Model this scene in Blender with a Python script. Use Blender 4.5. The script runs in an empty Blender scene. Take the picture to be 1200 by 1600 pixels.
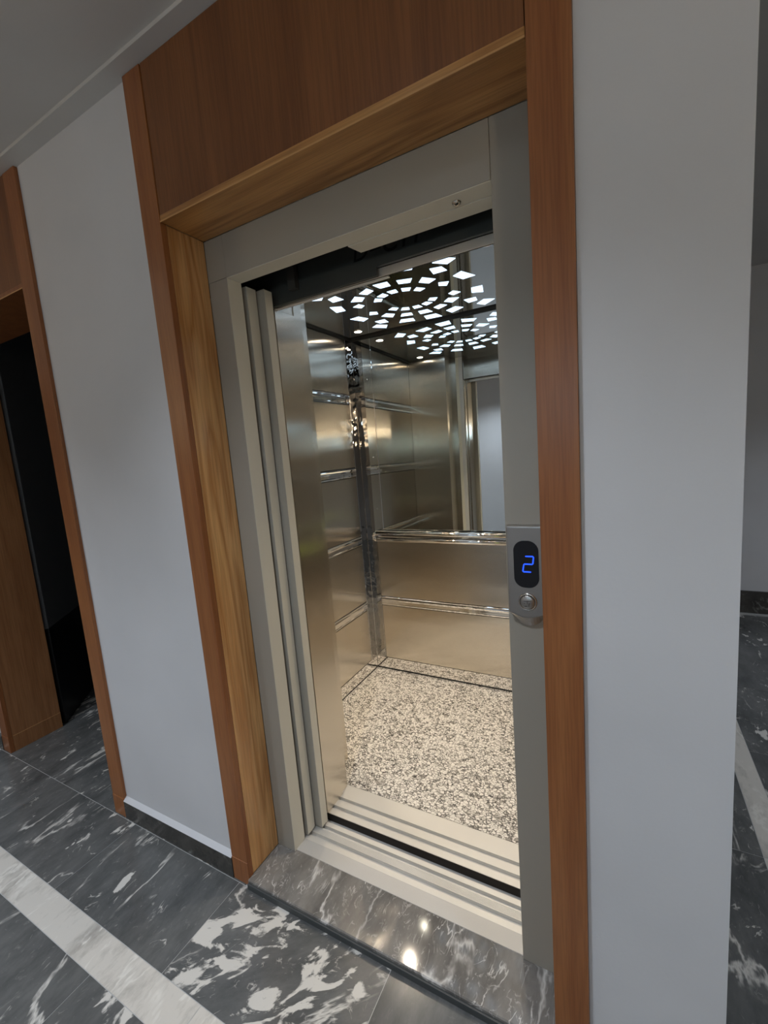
import bpy, bmesh, math, random
from mathutils import Vector, Matrix

random.seed(4)
sc = bpy.context.scene
COL = sc.collection
PI = math.pi

# ------------------------------------------------------------------ camera
cam_data = bpy.data.cameras.new('camera')
cam = bpy.data.objects.new('camera', cam_data)
COL.objects.link(cam)
cam_data.sensor_fit = 'HORIZONTAL'
cam_data.sensor_width = 36.0
cam_data.lens = 36.0 * 682.2 / 1200.0
cam_data.clip_start = 0.02
Rm = [[0.87805584, 0.47216885, -0.07793924],
      [-0.00421932, -0.15521807, -0.98787122],
      [-0.47853959, 0.86773494, -0.1342979]]
M = Matrix(((Rm[0][0], -Rm[1][0], -Rm[2][0], 1.20678),
            (Rm[0][1], -Rm[1][1], -Rm[2][1], -0.88939),
            (Rm[0][2], -Rm[1][2], -Rm[2][2], 1.44141),
            (0, 0, 0, 1)))
cam.matrix_world = M
sc.camera = cam

# ------------------------------------------------------------------ light
sc.view_settings.view_transform = 'Standard'
sc.view_settings.look = 'None'
sc.view_settings.exposure = 0.0
sc.view_settings.gamma = 1.0
sc.view_settings.use_curve_mapping = False

world = bpy.data.worlds.new('world')
sc.world = world
world.use_nodes = True
bg = world.node_tree.nodes['Background']
bg.inputs['Color'].default_value = (0.55, 0.68, 0.95, 1)
bg.inputs['Strength'].default_value = 0.6

def light(name, kind, loc, target, energy, color, **kw):
    d = bpy.data.lights.new(name, kind)
    d.energy = energy
    d.color = color
    for k, v in kw.items():
        setattr(d, k, v)
    o = bpy.data.objects.new(name, d)
    COL.objects.link(o)
    o.location = loc
    if target is not None:
        o.rotation_euler = (Vector(target) - Vector(loc)).to_track_quat('-Z', 'Y').to_euler()
    return o

# cool recessed ceiling lamps of the hall and the side corridor: their cut-off leaves the tops of the walls dim
HALL_LAMPS = [(0.62, -0.82), (-1.35, -0.95), (2.35, -0.75), (2.7, 1.9), (-0.3, -1.75), (-3.6, -0.95)]
COOL = (0.80, 0.885, 1.0)
for i, (lx, ly) in enumerate(HALL_LAMPS):
    light('hall_downlight', 'SPOT', (lx, ly, 2.50), (lx, ly, 0), 80 if i != 4 else 98, COOL, spot_size=math.radians(114), spot_blend=1.0, shadow_soft_size=0.05)
# added warm fill, out of view, that brightens the hall ceiling
FILL_UPLIGHTS = [(2.5, -2.33), (-2.3, -2.33)]
for sx_, sy_ in FILL_UPLIGHTS:
    light('ceiling_fill', 'AREA', (sx_, sy_, 1.86), (sx_, sy_ + 0.35, 2.6), 12, (1.0, 0.80, 0.56), shape='RECTANGLE', size=0.22, size_y=0.08)

# ------------------------------------------------------------------ materials
def nt(name):
    m = bpy.data.materials.new(name)
    m.use_nodes = True
    n = m.node_tree.nodes
    return m, n, m.node_tree.links, n['Principled BSDF']

def plain(name, col, rough=0.5, metal=0.0, spec=None, coat=0.0, bump=0.0, bscale=300.0):
    m, n, l, b = nt(name)
    b.inputs['Base Color'].default_value = (*col, 1)
    b.inputs['Roughness'].default_value = rough
    b.inputs['Metallic'].default_value = metal
    if spec is not None:
        b.inputs['Specular IOR Level'].default_value = spec
    if coat:
        b.inputs['Coat Weight'].default_value = coat
        b.inputs['Coat Roughness'].default_value = 0.15
    if bump:
        tc = n.new('ShaderNodeTexCoord'); no = n.new('ShaderNodeTexNoise'); bu = n.new('ShaderNodeBump')
        no.inputs['Scale'].default_value = bscale
        bu.inputs['Strength'].default_value = bump
        bu.inputs['Distance'].default_value = 0.001
        l.new(tc.outputs['Object'], no.inputs['Vector'])
        l.new(no.outputs['Fac'], bu.inputs['Height'])
        l.new(bu.outputs['Normal'], b.inputs['Normal'])
    return m

def emit(name, col, strength):
    m, n, l, b = nt(name)
    b.inputs['Base Color'].default_value = (0.02, 0.02, 0.02, 1)
    b.inputs['Emission Color'].default_value = (*col, 1)
    b.inputs['Emission Strength'].default_value = strength
    return m

def ramp(n, stops):
    r = n.new('ShaderNodeValToRGB')
    e = r.color_ramp.elements
    while len(e) < len(stops):
        e.new(0.5)
    for i, (p, c) in enumerate(stops):
        e[i].position = p
        e[i].color = (*c, 1) if len(c) == 3 else c
    return r

def wood(name, dark, mid, lightc, axis='z', rough=0.32, scale=1.0, rings=9):
    """plain-sawn veneer: long stretched figure along one axis plus fine pores"""
    m, n, l, b = nt(name)
    tc = n.new('ShaderNodeTexCoord'); mp = n.new('ShaderNodeMapping')
    st = {'z': (1, 1, 0.075), 'x': (0.075, 1, 1), 'y': (1, .1, 1)}[axis]
    mp.inputs['Scale'].default_value = st
    l.new(tc.outputs['Object'], mp.inputs['Vector'])
    n1 = n.new('ShaderNodeTexNoise'); n1.inputs['Scale'].default_value = 9 * scale
    n1.inputs['Detail'].default_value = 3; n1.inputs['Distortion'].default_value = 0.6
    l.new(mp.outputs[0], n1.inputs['Vector'])
    mu = n.new('ShaderNodeMath'); mu.operation = 'MULTIPLY'; mu.inputs[1].default_value = rings
    l.new(n1.outputs['Fac'], mu.inputs[0])
    fr = n.new('ShaderNodeMath'); fr.operation = 'PINGPONG'; fr.inputs[1].default_value = 0.5
    l.new(mu.outputs[0], fr.inputs[0])
    mp2 = n.new('ShaderNodeMapping')
    mp2.inputs['Scale'].default_value = tuple(v if v == 1 else 0.03 for v in st)
    l.new(tc.outputs['Object'], mp2.inputs['Vector'])
    n2 = n.new('ShaderNodeTexNoise'); n2.inputs['Scale'].default_value = 260
    n2.inputs['Detail'].default_value = 2
    l.new(mp2.outputs[0], n2.inputs['Vector'])
    r1 = ramp(n, [(0.0, dark), (0.35, mid), (1.0, lightc)])
    l.new(fr.outputs[0], r1.inputs['Fac'])
    r1.color_ramp.elements[2].position = 0.8
    r2 = ramp(n, [(0.36, (0.72, 0.72, 0.72)), (0.6, (1.05, 1.05, 1.05))])
    l.new(n2.outputs['Fac'], r2.inputs['Fac'])
    mx = n.new('ShaderNodeMixRGB'); mx.blend_type = 'MULTIPLY'; mx.inputs['Fac'].default_value = 0.6
    l.new(r1.outputs[0], mx.inputs[1]); l.new(r2.outputs[0], mx.inputs[2])
    l.new(mx.outputs[0], b.inputs['Base Color'])
    b.inputs['Roughness'].default_value = rough
    bu = n.new('ShaderNodeBump'); bu.inputs['Strength'].default_value = 0.15; bu.inputs['Distance'].default_value = 0.001
    l.new(n2.outputs['Fac'], bu.inputs['Height']); l.new(bu.outputs['Normal'], b.inputs['Normal'])
    return m

def marble(name, base_a, base_b, vein, rough=0.16, coords='UV', dens=0.0, base_vein=0.25, cloud=(0.3, 0.72)):
    """dark grey marble crossed by white calcite veins; per-tile 'vein' attribute adds white drifts"""
    m, n, l, b = nt(name)
    tc = n.new('ShaderNodeTexCoord')
    src = tc.outputs[coords]
    mp = n.new('ShaderNodeMapping'); mp.inputs['Scale'].default_value = (1, 0.42, 1); mp.inputs['Rotation'].default_value = (0, 0, 0.5)
    l.new(src, mp.inputs['Vector'])
    # cloudy body
    c1 = n.new('ShaderNodeTexNoise'); c1.inputs['Scale'].default_value = 9; c1.inputs['Detail'].default_value = 9; c1.inputs['Roughness'].default_value = 0.68
    l.new(mp.outputs[0], c1.inputs['Vector'])
    rb = ramp(n, [(cloud[0], base_a), (cloud[1], base_b)]); l.new(c1.outputs['Fac'], rb.inputs['Fac'])
    # thin veins: distance to a noise iso-line
    def vein_mask(scale, dist, width, det, lo):
        v = n.new('ShaderNodeTexNoise'); v.inputs['Scale'].default_value = scale
        v.inputs['Detail'].default_value = det; v.inputs['Distortion'].default_value = dist
        v.inputs['Roughness'].default_value = 0.55
        l.new(mp.outputs[0], v.inputs['Vector'])
        s = n.new('ShaderNodeMath'); s.operation = 'SUBTRACT'; s.inputs[1].default_value = 0.5
        l.new(v.outputs['Fac'], s.inputs[0])
        a = n.new('ShaderNodeMath'); a.operation = 'ABSOLUTE'; l.new(s.outputs[0], a.inputs[0])
        r = ramp(n, [(0.0, (1, 1, 1)), (width, (0, 0, 0))]); l.new(a.outputs[0], r.inputs['Fac'])
        g = n.new('ShaderNodeTexNoise'); g.inputs['Scale'].default_value = scale * 1.7; g.inputs['Detail'].default_value = 4
        l.new(src, g.inputs['Vector'])
        gr = ramp(n, [(lo - dens, (0, 0, 0)), (lo - dens + 0.1, (1, 1, 1))]); l.new(g.outputs['Fac'], gr.inputs['Fac'])
        mm = n.new('ShaderNodeMath'); mm.operation = 'MULTIPLY'
        l.new(r.outputs[0], mm.inputs[0]); l.new(gr.outputs[0], mm.inputs[1])
        return mm.outputs[0]
    m1 = vein_mask(3.0, 0.5, 0.013, 6, 0.46)
    m2 = vein_mask(8.0, 1.3, 0.013, 4, 0.57)
    m3 = vein_mask(19.0, 2.0, 0.022, 3, 0.53)
    at = n.new('ShaderNodeAttribute'); at.attribute_name = 'vein'
    # white drifts
    d1 = n.new('ShaderNodeTexNoise'); d1.inputs['Scale'].default_value = 4.2; d1.inputs['Detail'].default_value = 8
    d1.inputs['Distortion'].default_value = 0.8; d1.inputs['Roughness'].default_value = 0.6
    l.new(mp.outputs[0], d1.inputs['Vector'])
    ad = n.new('ShaderNodeMath'); ad.operation = 'MULTIPLY_ADD'; ad.inputs[1].default_value = 0.25
    l.new(at.outputs['Fac'], ad.inputs[0]); l.new(d1.outputs['Fac'], ad.inputs[2])
    d2 = n.new('ShaderNodeTexNoise'); d2.inputs['Scale'].default_value = 17; d2.inputs['Detail'].default_value = 6; d2.inputs['Distortion'].default_value = 1.5
    l.new(mp.outputs[0], d2.inputs['Vector'])
    ad2 = n.new('ShaderNodeMath'); ad2.operation = 'MULTIPLY_ADD'; ad2.inputs[1].default_value = 0.55
    l.new(d2.outputs['Fac'], ad2.inputs[0]); l.new(ad.outputs[0], ad2.inputs[2])
    rd = ramp(n, [(0.955, (0, 0, 0)), (0.985, (1, 1, 1))]); l.new(ad2.outputs[0], rd.inputs['Fac'])
    def mx(a, bb):
        q = n.new('ShaderNodeMath'); q.operation = 'MAXIMUM'; l.new(a, q.inputs[0]); l.new(bb, q.inputs[1]); return q.outputs[0]
    m3m = n.new('ShaderNodeMath'); m3m.operation = 'MULTIPLY'; m3m.inputs[1].default_value = 0.55; l.new(m3, m3m.inputs[0])
    m3n = n.new('ShaderNodeMath'); m3n.operation = 'MULTIPLY'; l.new(m3m.outputs[0], m3n.inputs[0])
    aa = n.new('ShaderNodeMath'); aa.operation = 'ADD'; aa.inputs[1].default_value = base_vein; l.new(at.outputs['Fac'], aa.inputs[0])
    l.new(aa.outputs[0], m3n.inputs[1])
    tot = mx(mx(m1, m2), mx(m3n.outputs[0], rd.outputs[0]))
    mix = n.new('ShaderNodeMixRGB'); mix.inputs[2].default_value = (*vein, 1)
    l.new(tot, mix.inputs['Fac']); l.new(rb.outputs[0], mix.inputs[1])
    l.new(mix.outputs[0], b.inputs['Base Color'])
    b.inputs['Roughness'].default_value = rough
    return m

def granite(name):
    m, n, l, b = nt(name)
    tc = n.new('ShaderNodeTexCoord')
    nz = n.new('ShaderNodeTexNoise'); nz.inputs['Scale'].default_value = 60; nz.inputs['Detail'].default_value = 3
    l.new(tc.outputs['Object'], nz.inputs['Vector'])
    mxv = n.new('ShaderNodeMixRGB'); mxv.blend_type = 'ADD'; mxv.inputs['Fac'].default_value = 0.018
    l.new(tc.outputs['Object'], mxv.inputs[1]); l.new(nz.outputs['Color'], mxv.inputs[2])
    mp = n.new('ShaderNodeMapping'); mp.inputs['Scale'].default_value = (0.8, 1.15, 1)
    l.new(mxv.outputs[0], mp.inputs['Vector'])
    vo = n.new('ShaderNodeTexVoronoi'); vo.feature = 'DISTANCE_TO_EDGE'; vo.inputs['Scale'].default_value = 84
    vc = n.new('ShaderNodeTexVoronoi'); vc.feature = 'F1'; vc.inputs['Scale'].default_value = 84
    l.new(mp.outputs[0], vo.inputs['Vector']); l.new(mp.outputs[0], vc.inputs['Vector'])
    n2 = n.new('ShaderNodeTexNoise'); n2.inputs['Scale'].default_value = 45; n2.inputs['Detail'].default_value = 4
    l.new(tc.outputs['Object'], n2.inputs['Vector'])
    th = n.new('ShaderNodeMath'); th.operation = 'MULTIPLY_ADD'; th.inputs[1].default_value = -0.30; th.inputs[2].default_value = 0.172
    l.new(n2.outputs['Fac'], th.inputs[0])
    ad = n.new('ShaderNodeMath'); ad.operation = 'ADD'; l.new(vo.outputs['Distance'], ad.inputs[0]); l.new(th.outputs[0], ad.inputs[1])
    r = ramp(n, [(0.03, (0.10, 0.095, 0.09)), (0.085, (0.28, 0.265, 0.24)), (0.15, (0.74, 0.71, 0.66))])
    l.new(ad.outputs[0], r.inputs['Fac'])
    sp = n.new('ShaderNodeSeparateColor'); l.new(vc.outputs['Color'], sp.inputs[0])
    rc = ramp(n, [(0.0, (0.35, 0.34, 0.33)), (0.16, (0.72, 0.71, 0.7)), (0.3, (1, 1, 1))])
    l.new(sp.outputs[0], rc.inputs['Fac'])
    mm = n.new('ShaderNodeMixRGB'); mm.blend_type = 'MULTIPLY'; mm.inputs['Fac'].default_value = 1
    l.new(r.outputs[0], mm.inputs[1]); l.new(rc.outputs[0], mm.inputs[2])
    l.new(mm.outputs[0], b.inputs['Base Color'])
    b.inputs['Roughness'].default_value = 0.22
    return m

def brushed(name, col, rough=0.3, aniso=0.85, wave=0.0, vertical=True):
    """stainless steel with vertical hairline brushing and slightly wavy sheet"""
    m, n, l, b = nt(name)
    b.inputs['Base Color'].default_value = (*col, 1)
    b.inputs['Metallic'].default_value = 1
    b.inputs['Roughness'].default_value = rough
    b.inputs['Anisotropic'].default_value = aniso
    b.inputs['Anisotropic Rotation'].default_value = 0.25
    cx = n.new('ShaderNodeCombineXYZ')
    cx.inputs[2].default_value = 1 if vertical else 0
    cx.inputs[0].default_value = 0 if vertical else 1
    l.new(cx.outputs[0], b.inputs['Tangent'])
    tc = n.new('ShaderNodeTexCoord')
    if wave:
        w = n.new('ShaderNodeTexNoise'); w.inputs['Scale'].default_value = 3.5; w.inputs['Detail'].default_value = 2
        wm = n.new('ShaderNodeMapping'); wm.inputs['Scale'].default_value = (0.6, 0.6, 2.2)
        l.new(tc.outputs['Object'], wm.inputs['Vector']); l.new(wm.outputs[0], w.inputs['Vector'])
        bu = n.new('ShaderNodeBump'); bu.inputs['Strength'].default_value = wave; bu.inputs['Distance'].default_value = 0.01
        l.new(w.outputs['Fac'], bu.inputs['Height']); l.new(bu.outputs['Normal'], b.inputs['Normal'])
    return m

def mirror(name, col, rough=0.02, wave=0.0, wscale=14.0):
    m, n, l, b = nt(name)
    b.inputs['Base Color'].default_value = (*col, 1)
    b.inputs['Metallic'].default_value = 1
    b.inputs['Roughness'].default_value = rough
    if wave:
        tc = n.new('ShaderNodeTexCoord')
        w = n.new('ShaderNodeTexNoise'); w.inputs['Scale'].default_value = wscale; w.inputs['Detail'].default_value = 1
        l.new(tc.outputs['Object'], w.inputs['Vector'])
        bu = n.new('ShaderNodeBump'); bu.inputs['Strength'].default_value = wave; bu.inputs['Distance'].default_value = 0.01
        l.new(w.outputs['Fac'], bu.inputs['Height']); l.new(bu.outputs['Normal'], b.inputs['Normal'])
    return m

def paint(name, col, rough=0.7, mottled=0.04):
    m, n, l, b = nt(name)
    tc = n.new('ShaderNodeTexCoord')
    a = n.new('ShaderNodeTexNoise'); a.inputs['Scale'].default_value = 2.5; a.inputs['Detail'].default_value = 3
    l.new(tc.outputs['Object'], a.inputs['Vector'])
    r = ramp(n, [(0.3, tuple(c * (1 - mottled) for c in col)), (0.7, tuple(c * (1 + mottled) for c in col))])
    l.new(a.outputs['Fac'], r.inputs['Fac']); l.new(r.outputs[0], b.inputs['Base Color'])
    b.inputs['Roughness'].default_value = rough
    f = n.new('ShaderNodeTexNoise'); f.inputs['Scale'].default_value = 120; f.inputs['Detail'].default_value = 3
    l.new(tc.outputs['Object'], f.inputs['Vector'])
    bu = n.new('ShaderNodeBump'); bu.inputs['Strength'].default_value = 0.12; bu.inputs['Distance'].default_value = 0.002
    l.new(f.outputs['Fac'], bu.inputs['Height']); l.new(bu.outputs['Normal'], b.inputs['Normal'])
    return m

M_WALL = paint('wall_paint', (0.62, 0.62, 0.63))
M_CEIL = paint('ceiling_paint', (0.60, 0.585, 0.56))
M_WOODF = wood('veneer_front', (0.26, 0.090, 0.028), (0.315, 0.118, 0.038), (0.345, 0.135, 0.046), 'z', 0.35, 0.8, 5)
M_WOODP = wood('veneer_panel', (0.175, 0.064, 0.020), (0.215, 0.082, 0.026), (0.24, 0.094, 0.031), 'z', 0.4, 0.6, 4)
M_WOODR = wood('oak_reveal', (0.48, 0.225, 0.075), (0.66, 0.36, 0.14), (0.74, 0.43, 0.18), 'z', 0.25, 0.8, 7)
M_WOODS = wood('oak_soffit', (0.36, 0.165, 0.052), (0.52, 0.265, 0.09), (0.60, 0.33, 0.125), 'x', 0.3, 0.7)
M_WOODL = wood('veneer_left', (0.30, 0.13, 0.05), (0.35, 0.16, 0.064), (0.38, 0.18, 0.072), 'z', 0.4)
M_LIP = plain('oak_edge', (0.55, 0.30, 0.12), 0.35)
M_GREY = plain('grey_powder_coat', (0.35, 0.325, 0.275), 0.33, bump=0.25, bscale=700)
M_TRANSOM = brushed('brushed_transom_steel', (0.80, 0.74, 0.66), 0.45, 0.3)
M_GREYL = plain('light_grey_enamel', (0.55, 0.55, 0.55), 0.5)
M_CREAMLIT = plain('lit_grey_cream_enamel', (0.66, 0.635, 0.545), 0.38, bump=0.15, bscale=700)  # frame's grey paint lightened: glow from the car put into the colour
M_STEEL = brushed('brushed_steel', (0.73, 0.665, 0.57), 0.20, 0.97, 0.12)
M_STEELP = brushed('brushed_steel_plain', (0.72, 0.655, 0.56), 0.25, 0.95, 0.06)
M_CHROME = mirror('polished_steel', (0.90, 0.88, 0.85), 0.05)
M_CHROMEW = mirror('polished_steel_wavy', (0.46, 0.445, 0.42), 0.03, 0.35)
M_MIRROR = mirror('mirror_glass', (0.80, 0.84, 0.83), 0.006)
M_CEILST = mirror('dark_mirror_steel', (0.62, 0.62, 0.60), 0.035)
M_BLACK = plain('black_painted_steel', (0.012, 0.014, 0.013), 0.45)
M_COVER = plain('dark_operator_paint', (0.045, 0.049, 0.045), 0.4)
M_PIT = plain('dark_shaft', (0.008, 0.007, 0.006), 0.9)
M_ALU = plain('aluminium_sill', (0.62, 0.60, 0.56), 0.42, 0.35)
M_ALUW = plain('white_sill_plate', (0.47, 0.46, 0.44), 0.5, 0.2, bump=0.2)
M_MARBLE = marble('grey_marble', (0.055, 0.058, 0.058), (0.15, 0.15, 0.145), (0.58, 0.555, 0.51), 0.2)
M_MARBLEW = marble('white_marble', (0.24, 0.222, 0.195), (0.58, 0.545, 0.49), (0.68, 0.65, 0.59), 0.22, cloud=(0.25, 0.5))
M_MARBLEO = marble('slab_marble', (0.105, 0.098, 0.09), (0.26, 0.245, 0.225), (0.55, 0.53, 0.50), 0.07, 'Object', dens=0.07, base_vein=0.9)
M_SKIRT = marble('skirting_marble', (0.035, 0.034, 0.031), (0.085, 0.08, 0.072), (0.2, 0.2, 0.19), 0.25, 'Object')
M_GROUT = plain('pale_grout', (0.42, 0.42, 0.41), 0.7)
M_DGROUT = plain('dark_grout', (0.05, 0.055, 0.055), 0.5)
M_GRANITE = granite('granite_floor')
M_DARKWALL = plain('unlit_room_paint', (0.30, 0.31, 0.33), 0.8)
M_LEAFG = plain('door_dark_grey', (0.11, 0.12, 0.13), 0.55, bump=0.1)
M_LEAFB = plain('door_black', (0.004, 0.004, 0.004), 0.35)
M_LED = emit('led_diffuser', (0.62, 0.80, 1.0), 2.2)
M_SPOT = emit('warm_lamp', (1.0, 0.88, 0.72), 25.0)
M_GLASSB = plain('black_display_glass', (0.004, 0.004, 0.006), 0.08)
M_DIGIT = emit('blue_led', (0.010, 0.065, 1.0), 2.4)
M_COPD = emit('added_display_glow', (0.45, 0.75, 1.0), 9.0)
M_COPB = emit('added_button_glow', (0.62, 0.85, 0.04), 2.5)
M_SATIN = plain('satin_nickel', (0.46, 0.43, 0.40), 0.32, 1.0)
M_NICKEL = plain('bright_nickel', (0.60, 0.57, 0.53), 0.18, 1.0)
M_INK = plain('marker_ink', (0.001, 0.001, 0.001), 0.7)
M_WHITE = plain('white_plastic', (0.75, 0.75, 0.73), 0.4)
M_TOPSK = plain('skirting_top_filler', (0.56, 0.56, 0.57), 0.6)
M_GLASS, _n, _l, _b = nt('window_glass')
_b.inputs['Transmission Weight'].default_value = 1.0
_b.inputs['Roughness'].default_value = 0.0

# ------------------------------------------------------------------ mesh helpers
class MB:
    def __init__(self):
        self.bm = bmesh.new()
    def box(self, x0, x1, y0, y1, z0, z1, bev=0.0, seg=2):
        t = bmesh.new()
        bmesh.ops.create_cube(t, size=1)
        for v in t.verts:
            v.co = Vector(((x0 + x1) / 2 + v.co.x * (x1 - x0), (y0 + y1) / 2 + v.co.y * (y1 - y0), (z0 + z1) / 2 + v.co.z * (z1 - z0)))
        if bev:
            bmesh.ops.bevel(t, geom=t.edges[:], offset=bev, segments=seg, profile=0.5, affect='EDGES')
        self._merge(t)
        return self
    def _merge(self, t):
        me = bpy.data.meshes.new('tmp')
        bmesh.ops.recalc_face_normals(t, faces=t.faces[:])
        t.to_mesh(me); t.free()
        self.bm.from_mesh(me)
        bpy.data.meshes.remove(me)
    def prism(self, pts, axis, a, b):
        """extrude a closed 2-D outline along an axis; pts in the two other axes in order"""
        t = bmesh.new()
        def P(p, s):
            return {'x': (s, p[0], p[1]), 'y': (p[0], s, p[1]), 'z': (p[0], p[1], s)}[axis]
        A = [t.verts.new(P(p, a)) for p in pts]
        B = [t.verts.new(P(p, b)) for p in pts]
        n = len(pts)
        t.faces.new(A); t.faces.new(B[::-1])
        for i in range(n):
            t.faces.new((A[i], B[i], B[(i + 1) % n], A[(i + 1) % n]))
        self._merge(t)
        return self
    def tube(self, path, r, n=20, closed_ends=True):
        t = bmesh.new()
        rings = []
        path = [Vector(p) for p in path]
        for i, p in enumerate(path):
            d = (path[min(i + 1, len(path) - 1)] - path[max(i - 1, 0)]).normalized()
            up = Vector((0, 0, 1)) if abs(d.z) < 0.9 else Vector((0, 1, 0))
            u = d.cross(up).normalized(); w = d.cross(u).normalized()
            rings.append([t.verts.new(p + r * (math.cos(2 * PI * k / n) * u + math.sin(2 * PI * k / n) * w)) for k in range(n)])
        for a, b in zip(rings, rings[1:]):
            for k in range(n):
                t.faces.new((a[k], a[(k + 1) % n], b[(k + 1) % n], b[k]))
        if closed_ends:
            t.faces.new(rings[0]); t.faces.new(rings[-1][::-1])
        for f in t.faces:
            f.smooth = True
        self._merge(t)
        return self
    def lathe(self, prof, c, axis='y', n=40):
        """revolve (radius, height) profile about an axis through c"""
        t = bmesh.new()
        rings = []
        for r, h in prof:
            row = []
            for k in range(n):
                a = 2 * PI * k / n
                q = {'y': (r * math.cos(a), h, r * math.sin(a)), 'z': (r * math.cos(a), r * math.sin(a), h), 'x': (h, r * math.cos(a), r * math.sin(a))}[axis]
                row.append(t.verts.new(Vector(c) + Vector(q)))
            rings.append(row)
        for a, b in zip(rings, rings[1:]):
            for k in range(n):
                f = t.faces.new((a[k], a[(k + 1) % n], b[(k + 1) % n], b[k])); f.smooth = True
        if prof[0][0] > 1e-6: t.faces.new(rings[0])
        if prof[-1][0] > 1e-6: t.faces.new(rings[-1][::-1])
        bmesh.ops.remove_doubles(t, verts=t.verts[:], dist=1e-6)
        self._merge(t)
        return self

def link(name, bm, mat, parent=None, loc=None):
    me = bpy.data.meshes.new(name)
    bmm = bm.bm if isinstance(bm, MB) else bm
    if loc is not None:
        bmesh.ops.translate(bmm, vec=-Vector(loc), verts=bmm.verts[:])
    bmm.to_mesh(me); bmm.free()
    for mt in (mat if isinstance(mat, (list, tuple)) else [mat]):
        me.materials.append(mt)
    o = bpy.data.objects.new(name, me)
    COL.objects.link(o)
    if loc is not None:
        o.location = loc
    if parent:
        o.parent = parent
        # shapes are written in world coordinates: bring them into the parent's frame
        w = Vector((0, 0, 0)); p = parent
        while p: w += p.location; p = p.parent
        if loc is not None: o.location = Vector(loc) - w
        else: o.location = -w
    return o

def tag(o, label, cat, group=None, kind='thing'):
    o['label'] = label
    o['category'] = cat
    if group: o['group'] = group
    if kind: o['kind'] = kind
    return o

def thing(name, label, cat, loc=(0, 0, 0), group=None):
    o = bpy.data.objects.new(name, None)
    o.empty_display_size = 0.05
    COL.objects.link(o)
    o.location = loc
    return tag(o, label, cat, group)

def struct(name, bm, mat, label=None, cat=None):
    o = link(name, bm, mat)
    o['kind'] = 'structure'
    o['label'] = label or name.replace('_', ' ')
    o['category'] = cat or name.split('_')[0]
    return o

def box(*a, **k):
    return MB().box(*a, **k)

# ------------------------------------------------------------------ dimensions
X1, X2, X3, X4, X5, X6 = 0.0752, 0.1537, 0.9617, 1.0647, 1.1379, 1.3815
D1 = 0.147                    # front face of the steel door frame
ZS = 0.03                     # raised landing slab, sills, car floor
ZL = 2.127                    # underside of the wooden lintel
ZC = 2.523                    # ceiling band
CL, CR, CB, CF, CT = -0.23, 0.97, 1.466, 0.64, 2.128     # car: left, right, back, front panel, ceiling

# ------------------------------------------------------------------ floor: marble tiles in one mesh
def floor_mesh():
    bm = bmesh.new()
    uv = bm.loops.layers.uv.new('UVMap')
    vein = bm.verts.layers.float.new('vein')
    def quad(x0, x1, y0, y1, z, mi, off, v, rot=0.0):
        c = [(x0, y0), (x1, y0), (x1, y1), (x0, y1)]
        vs = [bm.verts.new((a, b, z)) for a, b in c]
        for q in vs: q[vein] = v
        f = bm.faces.new(vs); f.material_index = mi
        for lp, (a, b) in zip(f.loops, c):
            ca, sa = math.cos(rot), math.sin(rot)
            lp[uv].uv = (a * ca - b * sa + off[0], a * sa + b * ca + off[1])
    g = 0.0009
    # grout bed
    quad(-7.0, 4.2, -3.2, 5.2, -0.0008, 2, (0, 0), 0)
    def tile(x0, x1, y0, y1, v=None, mi=0):
        if x1 - x0 < 0.01 or y1 - y0 < 0.01: return
        r = random.Random(int((x0 + 20) * 977 + (y0 + 20) * 131))
        key = (round(x0, 2), round(y0, 2))
        off, rot, vv = TILE.get(key, ((r.uniform(0, 40), r.uniform(0, 40)), r.choice([0, PI]), r.uniform(-0.1, 0.45)))
        quad(x0 + g, x1 - g, y0 + g, y1 - g, 0, mi, off, vv if v is None else v, rot)
    # front row against the wall, white border strip, field rows
    def row(y0, y1, xoff, xa, xb, step=0.6, mi=0, v=None):
        k = math.floor((xa - xoff) / step)
        x = xoff + k * step
        while x < xb:
            tile(max(x, xa), min(x + step, xb), y0, y1, v, mi); x += step
    XR = 1.62
    row(-0.304, -0.006, 0.03, -7.0, XR)
    row(-0.397, -0.304, 0.2, -7.0, XR, 1.2, 1, 0.0)
    y = -0.397; k = 0
    while y > -3.2:
        row(max(y - 0.6, -3.2), y, -0.165 + 0.3 * (k % 2), -7.0, 4.2); y -= 0.6; k += 1
    # corner turn: border strip running back into the right-hand corridor
    y = -0.397
    while y < 5.2:
        tile(1.62, 1.70, y, min(y + 1.2, 5.2), 0.0, 1); y += 1.2
    for i, yy in enumerate([-0.397 + 0.6 * q for q in range(10)]):
        if yy < 5.2:
            row(yy, min(yy + 0.6, 5.2), 1.70, 1.70, 4.2)
            if yy + 0.6 > -0.006:
                row(max(yy, -0.006), min(yy + 0.6, 5.2), XR - 0.6, 1.12, XR)
    # inside the left-hand doorway and its dark room
    for yy in (-0.006, 0.594, 1.194, 1.794):
        row(yy, yy + 0.6, -0.645 if yy < 0 else -0.9, -5.0, 0.06)
    return bm
TILE = {
    (0.03, -0.30): ((3.3, 7.2), 0.9, 0.66),
    (-0.57, -0.30): ((11.3, 2.2), 0.0, 0.05),
}
struct('floor', floor_mesh(), [M_MARBLE, M_MARBLEW, M_GROUT], 'polished dark grey marble tile floor with white marble border strip', 'floor')

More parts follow.
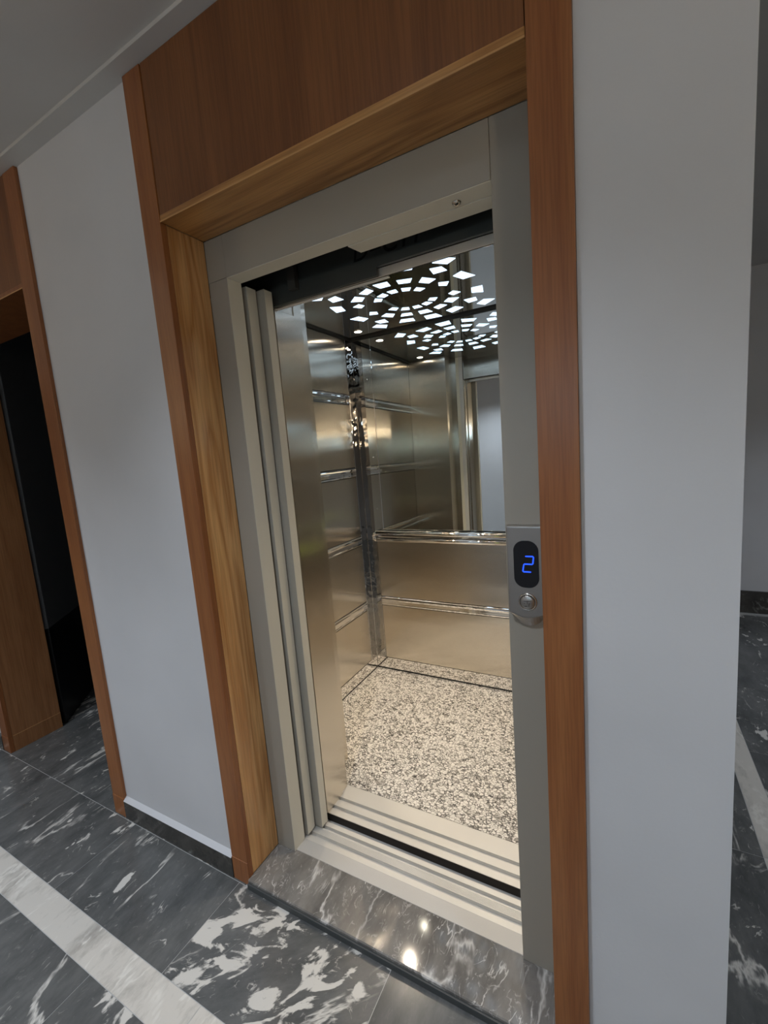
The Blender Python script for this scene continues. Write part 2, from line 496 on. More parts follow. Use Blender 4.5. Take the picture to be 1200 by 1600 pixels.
# ------------------------------------------------------------------ walls and ceiling
w = MB()
w.box(-7.0, -1.7605, 0.012, 0.20, 0, 2.56); w.box(-1.7605, -1.701, 0.021, 0.20, 0, 2.56)
w.box(-0.6365, -0.0005, 0.012, 0.20, 0, 2.56); w.box(-0.70, -0.6365, 0.021, 0.20, 0, 2.56); w.box(-0.0005, 0.056, 0.021, 0.146, 0, 2.56)
w.box(-0.66, -0.50, 0.20, 0.34, 0, 2.56)
w.box(-1.74, -0.66, 0.06, 0.20, 2.26, 2.56)
w.box(0.03, 1.11, 0.06, 0.20, 2.16, 2.56)
w.box(X5 + 0.0005, X6, 0.012, 0.20, 0, 2.56); w.box(1.084, X5 + 0.0005, 0.021, 0.146, 0, 2.56)
w.box(1.16, X6, 0.20, 3.22, 0, 2.56)
struct('wall_front', w, M_WALL, 'pale grey plastered wall around the elevator doorway', 'wall')
struct('wall_right', box(4.2, 4.3, -2.4, 3.3, 0, 2.56), M_WALL, 'pale grey wall at the end of the corridor', 'wall')
struct('wall_corridor', box(X6 - 0.2, 4.3, 3.22, 3.32, 0, 2.56), M_WALL, 'grey far wall of the side corridor right of the elevator', 'wall')
w = MB()
w.box(-7.0, 0.5, -2.5, -2.4, 0, 2.56); w.box(1.7, 4.3, -2.5, -2.4, 0, 2.56); w.box(0.5, 1.7, -2.5, -2.4, 0, 1.62); w.box(0.5, 1.7, -2.5, -2.4, 1.82, 2.56)
struct('wall_back', w, M_WALL, 'pale wall opposite the elevator, seen in the car mirror', 'wall')
wn = struct('added_window_1', MB().box(0.5, 1.7, -2.47, -2.43, 1.62, 1.64).box(0.5, 1.7, -2.47, -2.43, 1.80, 1.82).box(0.5, 0.52, -2.47, -2.43, 1.64, 1.80).box(1.68, 1.7, -2.47, -2.43, 1.64, 1.80), M_WHITE, 'unseen window strip added in the opposite wall for bright streaks on the steel', 'window')
link('streak_pane', box(0.52, 1.68, -2.455, -2.45, 1.64, 1.80), emit('streak_glow', (0.62, 0.84, 1.0), 8.0), wn)  # glowing pane added so the brushed steel catches a bright streak
struct('wall_left', box(-7.1, -7.0, -2.5, 0.2, 0, 2.56), M_WALL, 'pale wall at the left end of the hall', 'wall')
w = MB()
w.box(-7.0, 4.3, -2.5, -0.04, 2.533, 2.60)
w.box(-7.0, 4.3, -0.04, 0.20, ZC, 2.60)
w.box(1.3, 4.3, 0.20, 3.3, ZC, 2.60)
struct('ceiling', w, M_CEIL, 'off-white plaster ceiling with a shallow band along the wall', 'ceiling')
# dark room behind the left-hand doorway, shaft walls
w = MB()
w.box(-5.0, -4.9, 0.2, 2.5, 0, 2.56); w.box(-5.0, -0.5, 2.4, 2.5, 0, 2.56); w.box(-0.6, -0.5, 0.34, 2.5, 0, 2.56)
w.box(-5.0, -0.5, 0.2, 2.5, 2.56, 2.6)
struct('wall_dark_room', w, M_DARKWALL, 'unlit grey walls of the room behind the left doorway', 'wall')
w = MB()
w.box(-0.48, -0.42, 0.2, 1.7, -0.6, 2.7); w.box(-0.48, 1.16, 1.66, 1.72, -0.6, 2.7)
w.box(-0.48, 1.16, 0.2, 1.7, -0.7, -0.6); w.box(-0.48, 1.16, 0.2, 1.7, 2.65, 2.7); w.box(1.12, 1.16, 0.2, 1.7, -0.6, 2.7)
w.box(-0.48, 1.16, 0.2, 0.245, -0.6, -0.06)
struct('wall_shaft', w, M_PIT, 'dark elevator shaft seen in the gap between the sills', 'wall')

# marble baseboards
def skirting(name, x0, x1, y0, y1, h, label):
    s = MB(); s.box(x0, x1, y0, y1, 0.0, h, 0.0015)
    o = struct(name, s, M_SKIRT, label, 'baseboard')
    return o
skirting('baseboard_left', -0.637, -0.001, -0.004, 0.014, 0.080, 'dark marble baseboard on the wall between the two wooden door surrounds')
struct('trim_1', MB().prism([(-0.004, 0.080), (0.012, 0.080), (0.012, 0.094)], 'x', -0.637, -0.001), M_TOPSK, 'white filler bead on top of the dark marble baseboard', 'trim')
skirting('baseboard_far', X6, 4.2, 3.205, 3.222, 0.185, 'tall dark marble baseboard at the end of the side corridor')
struct('trim_2', box(X6, 4.2, 3.19, 3.206, 0, 0.012), M_GROUT, 'pale line along the foot of the corridor baseboard', 'trim')
skirting('baseboard_hall', -7.0, -1.76, -0.004, 0.014, 0.080, 'dark marble baseboard left of the left doorway')

# ------------------------------------------------------------------ landing slab (raised threshold)
s = MB()
s.prism([(-0.006, 0.004), (-0.006, 0.027), (-0.003, ZS), (0.155, ZS), (0.155, 0.0), (-0.006, 0.0)], 'x', X1 + 0.001, X4 - 0.001)
slab = link('threshold_slab', s, M_MARBLEO)
tag(slab, 'raised grey marble threshold slab in front of the elevator sill', 'threshold')
link('edge_strip', MB().box(X1 + 0.001, X4 - 0.001, -0.0125, -0.0062, 0.0, 0.020, 0.0008), M_DGROUT, slab)

# ------------------------------------------------------------------ wooden surround of the elevator
def surround(name, label, xo0, xi0, xi1, xo1, zl, depth, z0=0.0):
    t = thing(name, label, 'door surround', ((xo0 + xo1) / 2, 0.0, 0))
    bh = 0.087
    for a, b in ((xo0, xi0), (xi1, xo1)):
        link('casing', box(a, b, 0.0, 0.02, bh + 0.0008, ZC - 0.001, 0.0012), M_WOODF, t)
        link('plinth_block', box(a, b, -0.001, 0.02, 0.0, bh, 0.0012), M_WOODF, t)
    link('lintel_panel', box(xi0 + 0.003, xi1 - 0.002, 0.002, 0.02, zl + 0.002, ZC - 0.001, 0.0008), M_WOODP, t)
    link('soffit_panel', box(xi0 + 0.001, xi1 - 0.001, 0.0015, depth, zl, zl + 0.018, 0.001), M_WOODS, t)
    link('soffit_edge', box(xi0 + 0.001, xi1 - 0.001, 0.0, 0.0016, zl - 0.0005, zl + 0.003), M_LIP, t)
    link('reveal_panel', box(xi0 - 0.018, xi0, 0.0205, depth, z0 + 0.0005, zl, 0.0008), M_WOODR, t)
    link('reveal_panel', box(xi1, xi1 + 0.018, 0.0205, depth, z0 + 0.0005, zl, 0.0008), M_WOODR, t)
    link('backing', box(xi0, xi1, 0.0205, 0.045, zl + 0.0185, ZC - 0.001), M_BLACK, t)
    return t
sur = surround('wooden_door_surround', 'reddish brown wooden surround with golden oak reveal framing the open elevator', 0.0, X1, X4, X5, ZL, D1 - 0.0005, ZS)
sl = surround('wooden_door_surround', 'brown wooden surround of the dark doorway at the left edge', -1.76, -1.682, -0.719, -0.637, 2.140, 0.25)
for o in list(COL.objects):
    if o.parent == sl and o.name.startswith('reveal_panel'):
        o.data.materials[0] = M_WOODL
    if o.parent == sl and o.name.startswith('soffit_panel'):
        o.data.materials[0] = M_WOODF
# low plinth along the deep left reveal
link('plinth_block', box(-1.683, -1.6805, 0.0205, 0.25, 0.0, 0.087, 0.0006), M_WOODL, sl)
link('plinth_line', box(-1.6812, -1.6800, 0.0205, 0.25, 0.0875, 0.0895), M_LIP, sl)

# dark door leaf, folded open into the unlit room
leaf = thing('door_leaf', 'dark grey door leaf with black lower part standing open behind the left doorway', 'door', (-1.690, 0.275, 0))
def leaf_part(name, a, b, t0, t1, z0, z1, mat, bev=0.002):
    o = link(name, box(a, b, t0, t1, z0, z1, bev), mat)
    o.parent = leaf
    return o
leaf_part('upper_panel', 0.0, 0.90, 0.0, 0.035, 0.592, 2.42, M_LEAFG)
leaf_part('kick_panel', 0.0, 0.90, 0.0, 0.035, 0.006, 0.590, M_LEAFB)
leaf.rotation_euler = (0, 0, math.radians(133.7))

# ------------------------------------------------------------------ steel landing frame
fr = thing('landing_portal', 'grey painted steel frame around the open elevator doorway', 'door frame', ((X1 + X4) / 2, D1, ZS))
link('jamb', box(X1 + 0.0005, X2, D1, 0.205, ZS, 2.0045, 0.0012), M_GREY, fr)
link('jamb', box(X3, X4 - 0.0005, D1, 0.205, ZS, ZL - 0.0008, 0.0012), M_GREY, fr)
link('jamb_head', box(X1 + 0.0005, X2, D1, 0.205, 2.0053, ZL - 0.0008, 0.0008), M_GREY, fr)
link('header', box(X2 + 0.0003, X3 - 0.0008, D1, 0.205, 2.005, ZL - 0.0008, 0.0010), M_GREY, fr)
link('header_lip', box(X2 + 0.0003, X3 - 0.0008, D1 + 0.0012, 0.2045, 2.0035, 2.0049), M_CREAMLIT, fr)
link('jamb_lit_face', box(X2 - 0.001, X2 + 0.0008, D1 + 0.0014, 0.2048, ZS, 2.0034), M_CREAMLIT, fr)  # thin sheet carrying the lit tone of the jamb return
cov = link('cover_plate', MB().prism([(0.556, 0.2052), (X3 - 0.0008, 0.2052), (X3 - 0.0008, 0.258), (0.566, 0.258)], 'z', 2.0015, 2.0075), M_CREAMLIT, fr)
lk = link('key_lock', MB().lathe([(0.0, -0.004), (0.0045, -0.004), (0.0045, -0.001), (0.0065, -0.001), (0.0085, -0.0045), (0.0105, -0.003), (0.0115, 0.002)], (0.872, 0.183, 2.0035), 'z', 32), M_NICKEL, fr)
link('keyhole', MB().lathe([(0.0, -0.0052), (0.0042, -0.0052), (0.0042, -0.0035)], (0.872, 0.183, 2.0035), 'z', 24), M_BLACK, lk)

# sliding panels, parked one behind the other
def panel(x1, y0, y1, ztop, label):
    t = thing('sliding_door', label, 'elevator door', (x1 - 0.21, (y0 + y1) / 2, ZS), 'sliding landing door panels')
    link('panel_face', box(x1 - 0.42, x1, y0, y1, ZS + 0.006, ztop, 0.0015), M_GREY, t)
    link('panel_edge', box(x1 - 0.0005, x1 + 0.0008, y0 + 0.0015, y1 - 0.0015, ZS + 0.008, ztop - 0.002), M_CREAMLIT, t)
    link('guide_shoe', box(x1 - 0.30, x1 - 0.02, (y0 + y1) / 2 - 0.004, (y0 + y1) / 2 + 0.004, ZS - 0.006, ZS + 0.006), M_BLACK, t)
panel(0.161, 0.2175, 0.260, 1.998, 'grey steel sliding door panel parked nearest the wooden surround')
panel(0.1905, 0.2655, 0.303, 1.996, 'grey steel sliding door panel parked nearest the elevator car')

# ------------------------------------------------------------------ sills
def profile_sill(name, label, prof, x0, x1, mat):
    o = link(name, MB().prism(prof, 'x', x0, x1), mat)
    tag(o, label, 'sill')
    return o
g0 = ZS - 0.012
ls = [(0.1555, 0.0), (0.1555, ZS - 0.001), (0.158, ZS), (0.190, ZS), (0.192, ZS - 0.002), (0.205, ZS - 0.002), (0.207, ZS), (0.2268, ZS),
      (0.2268, g0), (0.2432, g0), (0.2432, ZS)]
yy = 0.2452
while yy < 0.268:
    ls += [(yy, ZS), (yy + 0.0006, ZS - 0.0012), (yy + 0.0014, ZS - 0.0012), (yy + 0.0020, ZS)]
    yy += 0.0033
ls += [(0.2715, ZS), (0.2715, g0), (0.2850, g0), (0.2850, ZS), (0.303, ZS), (0.3035, 0.0)]
landing = profile_sill('landing_sill', 'ribbed aluminium landing sill in front of the black gap', ls, -0.3, X4 + 0.04, M_ALU)
link('cover_strip', box(X2 + 0.002, X3 - 0.001, 0.1560, 0.206, ZS - 0.0015, ZS + 0.0003), M_ALUW, landing)
cs = [(0.3400, ZS - 0.015), (0.3400, ZS), (0.366, ZS), (0.366, g0), (0.383, g0), (0.383, ZS), (0.413, ZS), (0.413, g0), (0.428, g0), (0.428, ZS),
      (0.497, ZS), (0.499, ZS - 0.001), (0.499, -0.02), (0.360, -0.02), (0.360, ZS - 0.015)]

# ------------------------------------------------------------------ elevator car
car = thing('elevator_car', 'brushed steel elevator car with granite floor and mirror seen through the open doorway', 'elevator', ((CL + CR) / 2, 0.9, 0))
def C(name, bm, mat, parent=None):
    return link(name, bm, mat, parent or car)
C('car_sill', MB().prism(cs, 'x', CL - 0.1, CR + 0.1), M_ALU)
C('sill_apron', box(CL - 0.1, CR + 0.1, 0.348, 0.352, -0.4, 0.0125), plain('rusty_apron', (0.020, 0.010, 0.007), 0.7))
C('sill_front', box(CL - 0.1, CR + 0.1, 0.3380, 0.3398, -0.4, ZS - 0.0008), plain('dark_sill_face', (0.012, 0.008, 0.006), 0.6))  # near-black strip over the car sill's front face
C('car_floor', box(CL - 0.01, CR + 0.01, 0.4995, CB + 0.01, 0.0, ZS), M_GRANITE)
C('shell', MB().box(CL - 0.04, CL - 0.008, 0.50, CB + 0.04, -0.02, 2.2).box(CR + 0.008, CR + 0.04, 0.50, CB + 0.04, -0.02, 2.2)
  .box(CL - 0.04, CR + 0.04, CB + 0.010, CB + 0.04, -0.02, 2.2).box(CL - 0.04, CR + 0.04, 0.3355, CB + 0.04, CT + 0.012, 2.2)
  .box(CL - 0.04, 0.05, 0.50, CF - 0.006, -0.0, 2.2).box(CL - 0.04, CR + 0.04, 0.45, CB + 0.04, -0.06, -0.02), M_BLACK)
strips_z = (0.479, 0.905, 1.335, 1.770)
def hz_split():
    zs = [ZS + 0.082]
    for s in strips_z: zs += [s - 0.030, s + 0.030]
    return zs + [CT - 0.012]
zz = hz_split()
Y0, Y1 = CF, CB - 0.072
# left wall panels, mouldings, skirting
for i in range(0, 10, 2):
    C('wall_panel', box(CL - 0.008, CL, Y0 + 0.001, Y1, zz[i] + 0.0015, zz[i + 1] - 0.0015, 0.001), M_STEEL)
    C('wall_panel', box(CR, CR + 0.008, Y0 + 0.001, Y1, zz[i] + 0.0015, zz[i + 1] - 0.0015, 0.001), M_STEEL)
def mould_prof(x, s, z):
    """polished strip: flat field with two raised rounded ridges"""
    return [(x - s * 0.008, z - 0.0275), (x, z - 0.0275), (x + s * 0.002, z - 0.024), (x + s * 0.0025, z - 0.020), (x + s * 0.0008, z - 0.016),
            (x + s * 0.0008, z + 0.002), (x + s * 0.003, z + 0.006), (x + s * 0.0045, z + 0.012), (x + s * 0.003, z + 0.018), (x + s * 0.0008, z + 0.021),
            (x + s * 0.0025, z + 0.025), (x, z + 0.0275), (x - s * 0.008, z + 0.0275)]
for z in strips_z:
    C('moulding', MB().prism(mould_prof(CL, 1, z), 'y', Y0 + 0.001, Y1), M_CHROME)
    C('moulding', MB().prism(mould_prof(CR, -1, z), 'y', Y0 + 0.001, Y1), M_CHROME)
C('moulding', MB().prism(mould_prof(CB, -1, 0.499), 'x', CL + 0.072, CR - 0.072), M_CHROME)
# back wall: lower panels, mirror
C('wall_panel', box(CL + 0.072, CR - 0.072, CB, CB + 0.008, ZS + 0.083, 0.468, 0.001), M_STEEL)
C('wall_panel', box(CL + 0.072, CR - 0.072, CB, CB + 0.008, 0.530, 0.955, 0.001), M_STEEL)
# polished skirting standing on a dark gap
for a in ((CL - 0.006, CL + 0.001, CF, CB - 0.001), (CR - 0.001, CR + 0.006, CF, CB - 0.001), (CL + 0.002, CR - 0.002, CB - 0.001, CB + 0.006)):
    C('skirting', box(a[0], a[1], a[2], a[3], ZS + 0.009, ZS + 0.081, 0.0006), M_CHROME)
    C('skirting_gap', box(a[0] - 0.001 if a[0] < 0 else a[0] + 0.001, a[1] - 0.001 if a[0] < 0 else a[1] + 0.001, a[2], a[3] + 0.001, ZS + 0.0002, ZS + 0.009), M_BLACK)
# corner columns: two polished wings meeting in the corner
for sx, xa in ((1, CL), (-1, CR)):
    m = MB()
    pts = [(xa, CB - 0.071), (xa + sx * 0.003, CB - 0.069), (xa + sx * 0.0035, CB - 0.006), (xa + sx * 0.006, CB - 0.0035), (xa + sx * 0.069, CB - 0.003), (xa + sx * 0.071, CB), (xa, CB)]
    m.prism(pts, 'z', ZS + 0.082, CT - 0.012)
    C('corner_column', m, M_CHROMEW)
# mirror with polished border strip and screws
mir = C('mirror', MB().prism([(CB - 0.015, 0.958), (CB - 0.005, CT - 0.014), (CB + 0.002, CT - 0.014), (CB + 0.002, 0.958)], 'x', CL + 0.132, CR - 0.132), M_MIRROR)
for a, b in ((CL + 0.0725, CL + 0.130), (CR - 0.130, CR - 0.0725)):
    bs = C('mirror_border', MB().prism([(CB - 0.015, 0.958), (CB - 0.005, CT - 0.014), (CB + 0.002, CT - 0.014), (CB + 0.002, 0.958)], 'x', a, b), M_MIRROR)
    for z in (1.88, 1.42, 1.10):
        C('screw', MB().lathe([(0.0, -0.0175), (0.002, -0.017), (0.0042, -0.0145), (0.005, -0.012)], ((a + b) / 2, CB, z), 'y', 20), M_CHROME, bs)
for xx in (CL + 0.131, CR - 0.131):
    C('mirror_bead', MB().prism([(CB - 0.0185, 0.958), (CB - 0.0085, CT - 0.014), (CB + 0.002, CT - 0.014), (CB + 0.002, 0.958)], 'x', xx - 0.0022, xx + 0.0022), M_CHROME)
# handrail: flat back bar and two fat tubes joined by round ends
hr = C('handrail', MB().tube([(CL + 0.10, CB - 0.052, 0.952), (CR - 0.10, CB - 0.052, 0.952)], 0.0135, 24)
       .tube([(CL + 0.10, CB - 0.052, 0.914), (CR - 0.10, CB - 0.052, 0.914)], 0.0135, 24), M_CHROME)
for xx, s in ((CL + 0.10, -1), (CR - 0.10, 1)):
    pth = [(xx + s * 0.019 * math.sin(a), CB - 0.052, 0.933 + 0.019 * math.cos(a)) for a in [PI * k / 12 for k in range(13)]]
    C('end_bend', MB().tube(pth, 0.0134, 20), M_CHROME, hr)
C('rail_plate', box(CL + 0.085, CR - 0.085, CB - 0.040, CB - 0.034, 0.900, 0.966, 0.002), M_CHROME, hr)
for xx in (CL + 0.25, 0.37, CR - 0.25):
    C('bracket', box(xx - 0.02, xx + 0.02, CB - 0.034, CB + 0.0, 0.915, 0.950, 0.002), M_CHROME, hr)
# car ceiling with star-burst light cut-outs
ce = C('car_ceiling', box(CL + 0.006, CR - 0.006, 0.38, CB - 0.014, CT, CT + 0.006), M_CEILST)
C('ceiling_gap', MB().box(CL - 0.006, CL + 0.006, 0.50, CB, CT - 0.010, CT + 0.004).box(CR - 0.006, CR + 0.006, 0.50, CB, CT - 0.010, CT + 0.004)
  .box(CL, CR, CB - 0.013, CB + 0.004, CT - 0.012, CT + 0.004), M_BLACK)
LC = (0.338, 1.05)
def cut(ang, r, rad, tan, skew=0.0, kite=False):
    er = Vector((math.cos(ang), math.sin(ang), 0)); et = Vector((-math.sin(ang), math.cos(ang), 0))
    c = Vector((LC[0], LC[1], 0)) + er * r
    if kite:
        P = [c - er * rad * 0.62, c + et * tan * 0.5 + er * skew, c + er * rad * 0.62, c - et * tan * 0.5 + er * skew]
    else:
        P = [c - er * rad / 2 - et * tan * 0.42, c + er * rad / 2 - et * tan * 0.56 + er * skew, c + er * rad / 2 + et * tan * 0.56, c - er * rad / 2 + et * tan * 0.42 - er * skew * 0.4]
    return link('light_panel', MB().prism([(p.x, p.y) for p in P], 'z', CT - 0.0012, CT + 0.001), M_LED, ce)
for side in (1, -1):
    for k in (-2, -1, 0, 1, 2):
        cut(side * PI / 2 + math.radians(26) * k, 0.128, 0.035, 0.038)
    for k in range(-3, 4):
        ang = side * PI / 2 + math.radians(24) * k
        cut(ang, 0.222, 0.044, 0.057, 0.006 * (-1) ** k, kite=abs(k) == 3)
        cut(ang, 0.355 if side < 0 and abs(k) < 2 else 0.323, 0.056, 0.076, 0.008 * (-1) ** k, kite=abs(k) == 2)
for ang in (45, 135, -45, -135):
    cut(math.radians(ang), 0.408, 0.048, 0.074, 0.006)
# warm downlights in the corners
for dx, dy in ((-0.095, 1.335), (-0.095, 0.72), (0.80, 1.335), (0.80, 0.72)):
    ring = C('downlight_ring', MB().lathe([(0.021, 0.0), (0.021, -0.004), (0.027, -0.005), (0.032, -0.001), (0.032, 0.001)], (dx, dy, CT), 'z', 32), M_CHROME, ce)
    C('downlight_lamp', MB().lathe([(0.0, -0.0025), (0.0205, -0.0025), (0.0205, 0.0)], (dx, dy, CT), 'z', 32), M_SPOT, ce)
    light('downlight', 'SPOT', (dx, dy, CT - 0.02), (dx, dy, 0), 35.0, (1.0, 0.855, 0.675), spot_size=math.radians(95), spot_blend=1.0, shadow_soft_size=0.02)
# front returns, door posts and transom
C('front_panel', box(CL, 0.060, CF - 0.006, CF, ZS, CT - 0.001, 0.001), M_STEELP)
C('door_post', MB().box(0.060, 0.098, 0.492, 0.498, ZS, CT - 0.001).box(0.060, 0.066, 0.498, CF, ZS, CT - 0.001), M_STEELP)
C('post_edge', box(0.0985, 0.1215, 0.492, 0.4985, ZS, CT - 0.001), M_CREAMLIT)
C('post_back', box(0.122, 0.150, 0.4925, 0.498, ZS, CT - 0.001), M_GREYL)
C('door_jamb', box(0.146, 0.166, 0.336, 0.4455, ZS, 1.957, 0.0015), M_STEELP)
C('door_jamb', box(0.146, 0.1590, 0.4470, 0.492, ZS, CT - 0.002, 0.0015), M_STEELP)
C('front_panel', box(0.150, 0.156, 0.336, 0.492, 1.957, CT), M_STEELP)
C('transom', box(0.146, CR, 0.336, 0.343, 1.9565, 1.9815, 0.0008), M_TRANSOM)
C('transom_lip', box(0.167, 0.60, 0.3435, 0.362, 1.9565, 1.9600), M_GREYL)
C('transom_inner', box(0.146, CR + 0.03, 0.369, 0.375, 1.982, CT + 0.01), M_STEELP)
C('side_return', MB().box(CR, CR + 0.01, 0.336, CF, ZS, CT), M_STEELP)
C('side_return', MB().box(0.146, CR, 0.375, 0.498, CT - 0.0005, CT + 0.004), M_CEILST)
# unseen operating panel added on the right wall to feed the steel reflections
cop = C('added_operating_panel', box(CR - 0.012, CR - 0.0005, 0.80, 1.02, 0.80, 1.90, 0.004), M_STEELP)
C('display', box(CR - 0.0135, CR - 0.0115, 0.87, 0.95, 1.60, 1.64), M_COPD, cop)
for i in range(6):
    C('push_button', MB().lathe([(0.0, -0.016), (0.013, -0.016), (0.0155, -0.0145), (0.0155, -0.011)], (CR, 0.91, 1.02 + 0.075 * i), 'x', 24), M_NICKEL, cop)
C('added_glow_button', box(CR - 0.0135, CR - 0.0115, 0.86, 0.96, 0.90, 0.93), M_COPB, cop)

# black door operator above the opening
op = thing('door_operator', 'black painted door operator cover behind the header with faint handwriting', 'door operator', (0.37, 0.325, 1.96))
link('cover', box(-0.20, 0.577, 0.322, 0.334, 1.9572, 2.40, 0.001), M_COVER, op)
link('cover', box(0.5765, CR + 0.08, 0.322, 0.334, 1.982, 2.40, 0.001), M_COVER, op)
link('hanger_track', box(-0.20, CR + 0.08, 0.212, 0.317, 2.16, 2.28, 0.002), M_BLACK, op)
link('hanger_plate', box(0.262, 0.292, 0.300, 0.3215, 1.985, 2.25, 0.001), plain('dull_zinc', (0.05, 0.048, 0.042), 0.5), op)
fc = bpy.data.curves.new('writing', 'FONT')
fc.body = 'D=C11'; fc.size = 0.075; fc.shear = 0.2; fc.offset = 0.0004
fo = bpy.data.objects.new('writing', fc)
COL.objects.link(fo)
bpy.context.view_layer.update()
me = bpy.data.meshes.new_from_object(fo.evaluated_get(bpy.context.evaluated_depsgraph_get()))
bpy.data.objects.remove(fo)
me.materials.clear(); me.materials.append(plain('chalk_grey_ink', (0.0, 0.0, 0.0), 0.9))
wo = bpy.data.objects.new('handwriting', me)
COL.objects.link(wo)
wo.parent = op
wo.location = Vector((0.497, 0.3213, 2.012)) - op.location
wo.rotation_euler = (PI / 2, 0, 0)

# ------------------------------------------------------------------ landing call panel
PX0, PX1, PZ0, PZ1, PY = 0.968, 1.050, 1.040, 1.250, 0.125
cp = thing('call_panel', 'satin metal elevator call panel showing a blue 2 on the right jamb', 'call panel', ((PX0 + PX1) / 2, D1, 1.14))
pts = [(PX0, PZ1), (PX0, PZ0)]
for k in range(1, 12):
    t = k / 12
    pts.append((PX0 + (PX1 - PX0) * t, PZ0 - 0.012 * math.sin(PI * t)))
pts += [(PX1, PZ0), (PX1, PZ1)]
fp = MB().prism(pts, 'y', PY, D1 - 0.001)
bmesh.ops.bevel(fp.bm, geom=[e for e in fp.bm.edges if all(abs(v.co.y - PY) < 1e-5 for v in e.verts)], offset=0.004, segments=3, profile=0.6, affect='EDGES')
link('faceplate', fp, M_SATIN, cp)
# wedge below the face plate that tapers back to the jamb
ub = MB()
u = bmesh.new()
top = []; bot = []
for k in range(13):
    t = k / 12
    x = PX0 + 0.002 + (PX1 - PX0 - 0.004) * t
    top.append(u.verts.new((x, PY + 0.006, PZ0 - 0.0005 - 0.012 * math.sin(PI * t))))
    bot.append(u.verts.new((x, D1 - 0.0012, PZ0 - 0.004 - 0.034 * math.sin(PI * t) ** 0.6)))
for k in range(12):
    u.faces.new((top[k], top[k + 1], bot[k + 1], bot[k]))
link('lower_fairing', u, M_SATIN, cp)
def capsule(cx, cz, wdt, hgt, n=14, r=None):
    r = wdt / 2 if r is None else r
    out = []
    for (sx, sz, a0) in ((1, 1, 0), (-1, 1, PI / 2), (-1, -1, PI), (1, -1, 1.5 * PI)):
        for k in range(n + 1):
            a = a0 + PI / 2 * k / n
            out.append((cx + sx * (wdt / 2 - r) + r * math.cos(a), cz + sz * (hgt / 2 - r) + r * math.sin(a)))
    return out
def dedup(p):
    o = []
    for q in p:
        if not o or (abs(q[0] - o[-1][0]) + abs(q[1] - o[-1][1])) > 1e-6: o.append(q)
    return o
ds = link('display', MB().prism(dedup(capsule(1.0115, 1.160, 0.056, 0.112, r=0.024)), 'y', PY - 0.0012, PY + 0.002), M_GLASSB, cp)
# blue seven-segment 2
def seg(p, q, wd=0.0022):
    p = Vector((p[0], 0, p[1])); q = Vector((q[0], 0, q[1]))
    d = (q - p).normalized(); nrm = Vector((-d.z, 0, d.x))
    pl = [p, p + d * wd + nrm * wd, q - d * wd + nrm * wd, q, q - d * wd - nrm * wd, p + d * wd - nrm * wd]
    return [(v.x, v.z) for v in pl]
dm = MB()
A, B_, Cc, D_, E_, F_ = (1.0095, 1.1795), (1.0285, 1.1795), (1.0265, 1.1610), (1.0065, 1.1610), (1.0035, 1.1425), (1.0225, 1.1425)
for p, q in ((A, B_), (B_, Cc), (Cc, D_), (D_, E_), (E_, F_)):
    dm.prism(seg(p, q, 0.0014), 'y', PY - 0.0018, PY - 0.0010)
link('digit', dm, M_DIGIT, ds)
bt = link('call_button', MB().lathe([(0.0, -0.0063), (0.004, -0.0062), (0.0150, -0.006), (0.0165, -0.0045), (0.0168, 0.0)], (1.012, PY, 1.0695), 'y', 40), M_SATIN, cp)
link('button_ring', MB().lathe([(0.0175, 0.001), (0.0175, -0.003), (0.0195, -0.004), (0.0212, -0.002), (0.0218, 0.001)], (1.012, PY, 1.0695), 'y', 40), M_NICKEL, bt)
em = MB()
em.box(1.0035, 1.0205, PY - 0.0066, PY - 0.0058, 1.0725, 1.0737); em.box(1.0115, 1.0127, PY - 0.0066, PY - 0.0058, 1.0655, 1.0725)
em.box(1.0045, 1.0065, PY - 0.0066, PY - 0.0058, 1.0670, 1.0682); em.box(1.0150, 1.0185, PY - 0.0066, PY - 0.0058, 1.0670, 1.0682)
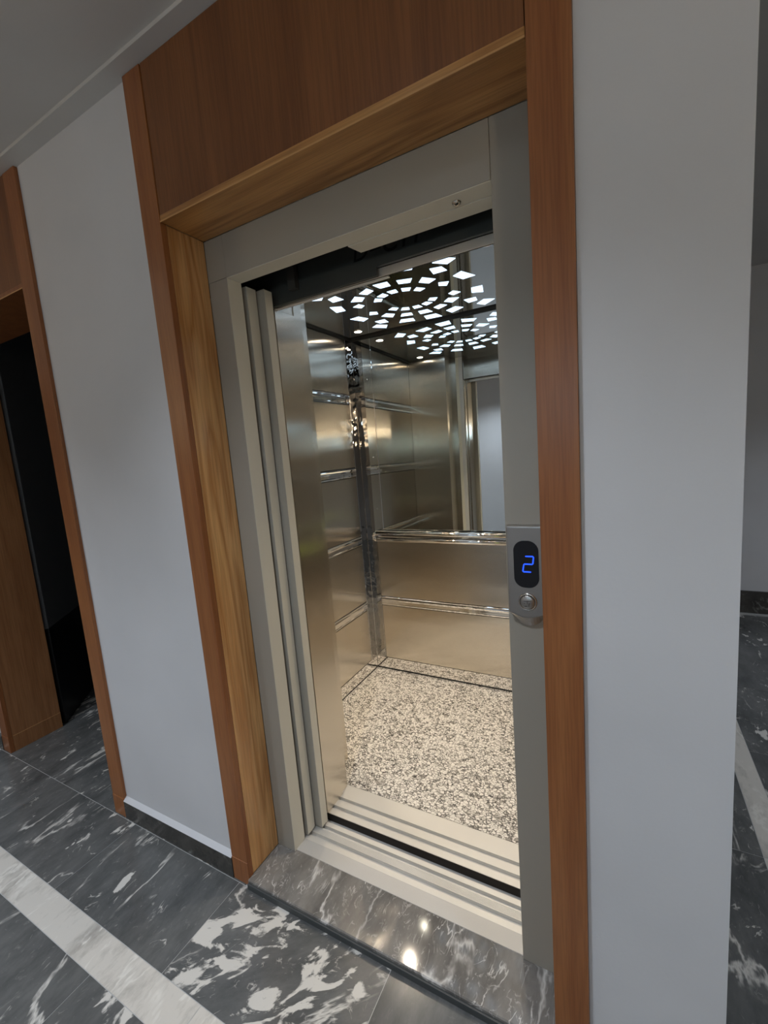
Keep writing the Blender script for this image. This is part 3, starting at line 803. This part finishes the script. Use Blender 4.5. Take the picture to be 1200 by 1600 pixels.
em.box(1.0150, 1.0162, PY - 0.0066, PY - 0.0058, 1.0605, 1.0670); em.box(1.0065, 1.0110, PY - 0.0066, PY - 0.0058, 1.0600, 1.0612)
link('button_emblem', em, plain('engraving', (0.10, 0.09, 0.085), 0.5, 1.0), bt)

# ------------------------------------------------------------------ recessed ceiling lamps
M_LENS = emit('hall_lamp', (0.90, 0.94, 1.0), 22)
where = ['in front of the elevator doorway', 'between the two wooden door surrounds', 'beyond the right wall end', 'in the side corridor', 'near the opposite wall', 'at the far left of the hall']
for (lx, ly), wh in zip(HALL_LAMPS, where):
    zc = 2.533 if ly < -0.04 else ZC
    hl = thing('ceiling_lamp', 'small round recessed ceiling lamp ' + wh, 'lamp', (lx, ly, zc), 'recessed ceiling lamps')
    link('lamp_ring', MB().lathe([(0.040, 0.0), (0.040, -0.004), (0.052, -0.006), (0.060, -0.001), (0.060, 0.0)], (lx, ly, zc - 0.0001), 'z', 36), M_WHITE, hl)
    link('lamp_lens', MB().lathe([(0.0, -0.003), (0.0395, -0.003), (0.0395, 0.0)], (lx, ly, zc - 0.0001), 'z', 36), M_LENS, hl)

# bodies for the added ceiling fill, unseen on the opposite wall
for (sx_, sy_), wh in zip(FILL_UPLIGHTS, ('nearer the side corridor', 'towards the left end of the hall')):
    t = thing('added_fill_sconce', 'unseen white half-bowl fill light added on the opposite wall ' + wh, 'lamp', (sx_, -2.4, 1.78))
    m = bmesh.new(); rows = []
    for k in range(9):
        a = PI / 2 * k / 8
        r, z = 0.15 * math.sin(a) + 0.002, 1.84 - 0.09 * math.cos(a)
        rows.append([m.verts.new((sx_ + r * math.cos(b), -2.399 + r * 0.75 * math.sin(b), z)) for b in [PI * q / 16 for q in range(17)]])
    for ra, rb in zip(rows, rows[1:]):
        for q in range(16):
            f = m.faces.new((ra[q], ra[q + 1], rb[q + 1], rb[q])); f.smooth = True
    link('bowl', m, M_WHITE, t)
    link('mounting_plate', box(sx_ - 0.06, sx_ + 0.06, -2.3995, -2.39, 1.77, 1.84, 0.002), M_WHITE, t)
